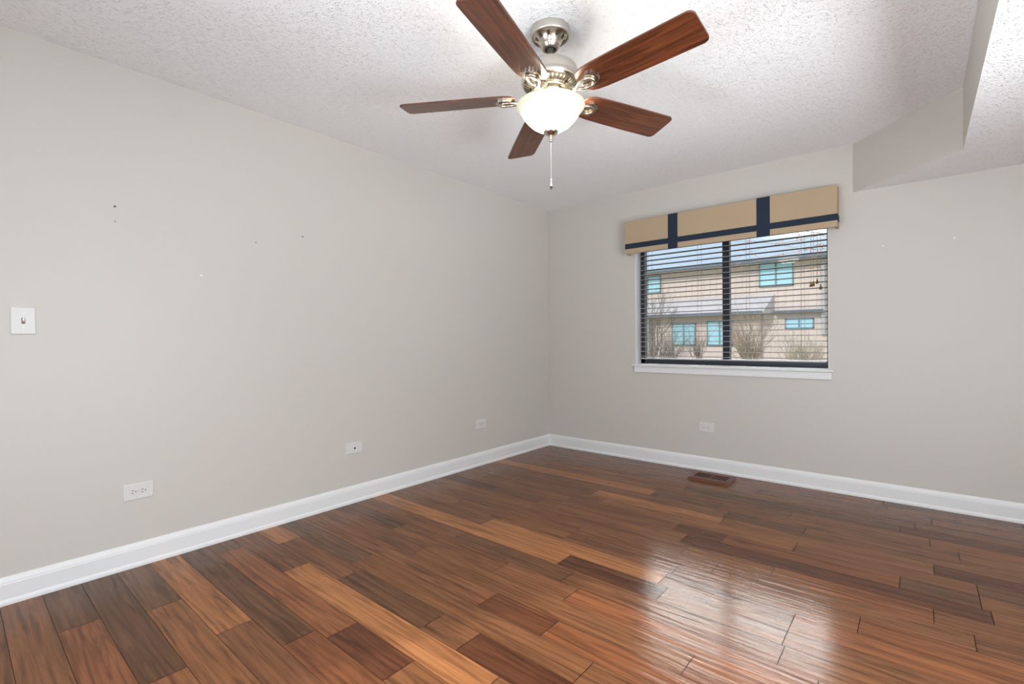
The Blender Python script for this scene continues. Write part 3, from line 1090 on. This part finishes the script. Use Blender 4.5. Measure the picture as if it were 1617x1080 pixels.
# lit glass bowl, open at the top
bm = B()
outer = [(0.1455, 2.1150), (0.1475, 2.1120), (0.1475, 2.1070), (0.1440, 2.1000), (0.1370, 2.0930), (0.1310, 2.0880), (0.1270, 2.0820), (0.1215, 2.0720),
         (0.1120, 2.0580), (0.0990, 2.0430), (0.0820, 2.0270), (0.0600, 2.0130), (0.0350, 2.0045), (0.0, 2.0010)]
inner = [(0.0, 2.0055), (0.0340, 2.0090), (0.0580, 2.0172), (0.0790, 2.0308), (0.0955, 2.0462), (0.1080, 2.0605), (0.1170, 2.0740), (0.1225, 2.0850), (0.1330, 2.0970), (0.1400, 2.1060), (0.1425, 2.1140)]
bm_lathe(bm, [(rr, Z(zz)) for rr, zz in outer] + [(rr, Z(zz)) for rr, zz in inner], segs=96, closed=True)
obj('glass_bowl', bm, M_BOWL, fan)
bm = B()
bm_lathe(bm, [(0.0, Z(2.004)), (0.030, Z(2.0045)), (0.0335, Z(2.002)), (0.032, Z(1.996)), (0.024, Z(1.989)), (0.012, Z(1.984)), (0.0075, Z(1.981)), (0.0085, Z(1.978)), (0.0095, Z(1.974)), (0.0075, Z(1.969)),
              (0.0055, Z(1.967)), (0.0075, Z(1.963)), (0.0065, Z(1.958)), (0.003, Z(1.955)), (0, Z(1.955))], segs=40)
obj('finial', bm, M_NICKEL, fan)
bm = B()
z_ = 1.956
while z_ > 1.795:
    bmesh.ops.create_uvsphere(bm, u_segments=8, v_segments=6, radius=0.0017, matrix=Matrix.Translation((0.0, 0.0, Z(z_))))
    z_ -= 0.0032
ch = obj('pull_chain', bm, M_CHAIN, fan)
bm = B()
bm_lathe(bm, [(0, Z(1.797)), (0.0035, Z(1.797)), (0.0042, Z(1.793)), (0.0025, Z(1.789)), (0.0032, Z(1.781)), (0.0055, Z(1.771)), (0.0058, Z(1.764)), (0, Z(1.764))], segs=20)
fob = obj('chain_fob', bm, M_CHAIN, ch)
bm = B()
bm_lathe(bm, [(0, Z(1.7645)), (0.0055, Z(1.7645)), (0.005, Z(1.756)), (0.003, Z(1.752)), (0, Z(1.752))], segs=20)
obj('fob_tip', bm, M_DARKTIP, ch)

# the bulbs' light inside the bowl
for k in range(2):
    a = 0.6 + PI * k
    pl = bpy.data.lights.new('bulb_light', 'POINT')
    pl.energy = 5.5
    pl.color = (1.0, 0.95, 0.86)
    pl.shadow_soft_size = 0.025
    po = bpy.data.objects.new('bulb_light', pl)
    COL.objects.link(po)
    po.parent = fan
    po.location = (0.075 * math.cos(a), 0.075 * math.sin(a), Z(2.082))

# ------------------------------------------------------------------ outside: lawn, house opposite, shrubs
K = 1.4977
CX, CZ = 2.945, 1.099
YH = 23.0
fx = lambda x: CX + (x - CX) * K
fz = lambda z: CZ + (z - CZ) * K
GZ = -0.55
struct(box_obj('ground', -60, 60, 0.25, 90, GZ - 0.2, GZ, M_GRASS))

hs = tag(empty('townhouse', (fx(-2), YH, GZ)), 'two-storey pink tan townhouse seen through the window blind', 'house')
ox, oz = fx(-2), GZ


def hb(name, x0, x1, y0, y1, z0, z1, m, parent=None):
    return box_obj(name, x0 - ox, x1 - ox, y0 - YH, y1 - YH, z0 - oz, z1 - oz, m, parent or hs)


EZ = fz(3.66)
bm = B()
bm_box(bm, -26 - ox, 14 - ox, 0, 7, 0, EZ - oz)
obj('wall', bm, M_SIDING, hs)
# vertical siding battens on the upper floor
bm = B()
x_ = -14.0
while x_ < 9:
    bm_box(bm, x_ - ox, x_ - ox + 0.03, -0.025, 0.0, 0, EZ - oz)
    x_ += 0.33
obj('siding_battens', bm, M_SIDING, hs)
# main roof and eave
bm = B()
ol_ = [(YH - 0.55, EZ), (YH - 0.55, EZ + 0.06), (YH + 3.5, EZ + 0.62), (YH + 7.5, EZ + 0.06), (YH + 7.5, EZ)]
A = [bm.verts.new((-26.5 - ox, y - YH, z - oz)) for y, z in ol_]
C = [bm.verts.new((14.5 - ox, y - YH, z - oz)) for y, z in ol_]
for i in range(5):
    j = (i + 1) % 5
    bm.faces.new((A[i], A[j], C[j], C[i]))
bm.faces.new(A[::-1]); bm.faces.new(C)
obj('roof', bm, M_ROOF, hs)
hb('gutter', -26.5, 14.5, YH - 0.66, YH - 0.52, EZ - 0.03, EZ + 0.17, M_GUTTER)


def house_window(x0, x1, z0, z1, mull=True, yy=None):
    yy = YH if yy is None else yy
    t_ = 0.055
    x0, x1, z0, z1 = fx(x0), fx(x1), fz(z0), fz(z1)
    bm = B()
    for (a, b2, c, d2) in ((x0, x0 + t_, z0, z1), (x1 - t_, x1, z0, z1), (x0, x1, z0, z0 + t_), (x0, x1, z1 - t_, z1)):
        bm_box(bm, a - ox, b2 - ox, yy - YH - 0.07, yy - YH + 0.02, c - oz, d2 - oz)
    if mull:
        m_ = (x0 + x1) / 2
        bm_box(bm, m_ - 0.04 - ox, m_ + 0.04 - ox, yy - YH - 0.065, yy - YH + 0.02, z0 - oz, z1 - oz)
    f_ = obj('window', bm, M_EXTFRAME, hs)
    box_obj('pane', x0 - ox + 0.02, x1 - ox - 0.02, yy - YH - 0.04, yy - YH - 0.03, z0 - oz + 0.02, z1 - oz - 0.02, M_SKYGLASS, f_)


house_window(-1.21, -0.18, 2.83, 3.67)
house_window(-5.75, -4.70, 2.90, 3.56)
house_window(-0.43, 0.39, 1.40, 1.73)
house_window(-2.90, -2.02, 0.85, 1.73, True, YH - 0.25)
house_window(-4.20, -3.30, 0.85, 1.66, True, YH - 0.25)
# lower projecting roof on the left with its gable end
bm = B()
xa, xb, xc = fx(-6.5), fx(-0.74), fx(-0.98)
yf, yr = YH - 0.75, YH - 0.02
zt, zb_ = fz(2.58), fz(1.97)
v = [bm.verts.new((x - ox, y - YH, z - oz)) for x, y, z in (
    (xa, yr, zt), (xb, yr, zt), (xc, yf, zb_), (xa, yf, zb_), (xa, yr, zb_ - 0.1), (xb, yr, zb_ - 0.1), (xc, yf, zb_ - 0.1), (xa, yf, zb_ - 0.1))]
for idx in ((0, 1, 2, 3), (7, 6, 5, 4), (3, 2, 6, 7), (1, 5, 6, 2), (0, 3, 7, 4), (0, 4, 5, 1)):
    bm.faces.new([v[i] for i in idx])
obj('porch_roof', bm, M_ROOF, hs)
hb('porch_gutter', fx(-5.2), fx(-1.02), YH - 0.86, YH - 0.73, zb_ - 0.10, zb_ + 0.06, M_GUTTER)
hb('porch_wall', fx(-6.5), fx(-1.15), YH - 0.25, YH - 0.0, GZ, zb_ - 0.1, M_SIDING)
# overhang band on the right
hb('overhang', fx(-0.76), fx(0.66), YH - 0.45, YH, fz(1.95), fz(2.00), M_GUTTER)
hb('downspout', fx(0.60), fx(0.70), YH - 0.16, YH - 0.02, fz(1.2), EZ, M_POST)
hb('corner_post', fx(-5.25), fx(-5.0), YH - 0.7, YH - 0.5, GZ, zb_ - 0.1, M_POST)


def twigs(seed, height, n_stem, spread, base_r, depth, mats, name, loc, label, group, cat='shrub', start_w=0.3, bud=None):
    rg = random.Random(seed)
    bm = B()
    tips = []

    def grow(p, dr, ln, rad, lev):
        pts = [p]
        q = p.copy()
        dd = dr.copy()
        for i in range(3):
            dd = (dd + Vector((rg.uniform(-1, 1), rg.uniform(-1, 1), rg.uniform(-0.3, 0.6))) * 0.16).normalized()
            q = q + dd * ln / 3
            pts.append(q.copy())
        bm_tube(bm, pts, [rad, rad * 0.85, rad * 0.7, rad * 0.5], segs=5 if lev == 0 else 4, cap=False)
        if lev < depth:
            for k in range(rg.randint(2, 4)):
                i = rg.randint(1, 3)
                nd = (dd + Vector((rg.uniform(-1, 1), rg.uniform(-1, 1), rg.uniform(-0.2, 0.8))) * 0.62).normalized()
                grow(pts[i], nd, ln * rg.uniform(0.5, 0.75), rad * 0.55, lev + 1)
        else:
            tips.append(q)

    for s in range(n_stem):
        a = rg.uniform(0, 2 * PI)
        p = Vector((math.cos(a) * start_w * rg.random(), math.sin(a) * start_w * rg.random(), 0))
        dr = Vector((rg.uniform(-1, 1) * spread, rg.uniform(-1, 1) * spread, 1)).normalized()
        grow(p, dr, height * rg.uniform(0.4, 0.55), base_r, 0)
    o = empty(name, loc)
    obj('branches', bm, mats, o)
    if bud:
        bm = B()
        for tpt in tips:
            bmesh.ops.create_icosphere(bm, subdivisions=1, radius=rg.uniform(0.02, 0.04), matrix=Matrix.Translation(tpt))
        obj('buds', bm, bud, o)
    return tag(o, label, cat, group)


GS = 'bare shrubs in front of the townhouse'
twigs(3, 2.15, 26, 0.50, 0.022, 3, M_TWIG, 'bare_shrub', (-6.35, 18.0, GZ), 'tangle of grey bare twigs at the left side of the window view', GS, start_w=0.8)
twigs(7, 2.3, 9, 0.22, 0.022, 3, M_TWIG, 'bare_shrub', (-5.55, 20.4, GZ), 'thin upright grey shrub before the lower left house window', GS, start_w=0.3)
twigs(5, 3.0, 26, 0.50, 0.022, 3, M_TWIG2, 'bare_shrub', (-2.55, 18.5, GZ), 'tall brown bare shrub fanning out just right of the dark window mullion', GS, start_w=0.25)
twigs(9, 1.85, 26, 0.62, 0.020, 3, M_TWIG3, 'bare_shrub', (-0.55, 18.0, GZ), 'low tan bare shrub below the small right house window', GS, start_w=0.7)

twigs(14, 4.9, 5, 0.10, 0.028, 4, M_TWIG, 'bare_tree', (-8.1, 20.9, GZ), 'grey leafless tree crossing the roof line at the left side of the window view', None, cat='tree', start_w=0.35)

# budding tree whose branches reach into the top right of the view
rg = random.Random(21)
tr = tag(empty('budding_tree', (2.3, 12.0, GZ)), 'budding pink branches at the top right of the window view', 'tree')
bm = B()
bud_pts = []
bm_tube(bm, [(0.5, 0, 0), (0.42, 0.05, 1.5), (0.35, 0, 3.0), (0.15, 0, 5.1)], [0.09, 0.08, 0.06, 0.04], segs=8)
obj('trunk', bm, M_TWIG2, tr)
bm = B()
for i in range(16):
    p = Vector((0.30 - 0.01 * i, 0, 3.9 + 0.065 * i))
    dr = Vector((-rg.uniform(0.6, 1.0), rg.uniform(-0.4, 0.4), rg.uniform(-0.15, 0.25))).normalized()
    pts = [p]
    q = p.copy()
    ln = rg.uniform(1.2, 2.3) if i % 4 else rg.uniform(4.0, 5.5)
    for s in range(6):
        dr = (dr + Vector((rg.uniform(-1, 1), rg.uniform(-1, 1), rg.uniform(-1, 1))) * 0.22).normalized()
        q = q + dr * ln / 6
        pts.append(q.copy())
        if s > 1:
            bud_pts.append(q.copy())
            e2 = q + Vector((rg.uniform(-1, 1), rg.uniform(-1, 1), rg.uniform(-0.6, 1))) * 0.22
            bm_tube(bm, [q, (q + e2) / 2 + Vector((0, 0, 0.01)), e2], [0.006, 0.005, 0.003], segs=4, cap=False)
            bud_pts.append(e2)
    bm_tube(bm, pts, [0.016, 0.014, 0.012, 0.010, 0.008, 0.006, 0.004], segs=5, cap=False)
obj('branches', bm, M_TWIG2, tr)
bm = B()
for p in bud_pts:
    for s in range(3):
        bmesh.ops.create_icosphere(bm, subdivisions=1, radius=rg.uniform(0.010, 0.022), matrix=Matrix.Translation(p + Vector((rg.uniform(-1, 1), rg.uniform(-1, 1), rg.uniform(-1, 1))) * 0.05))
tag(obj('buds', bm, M_BUDS, tr), kind='stuff')
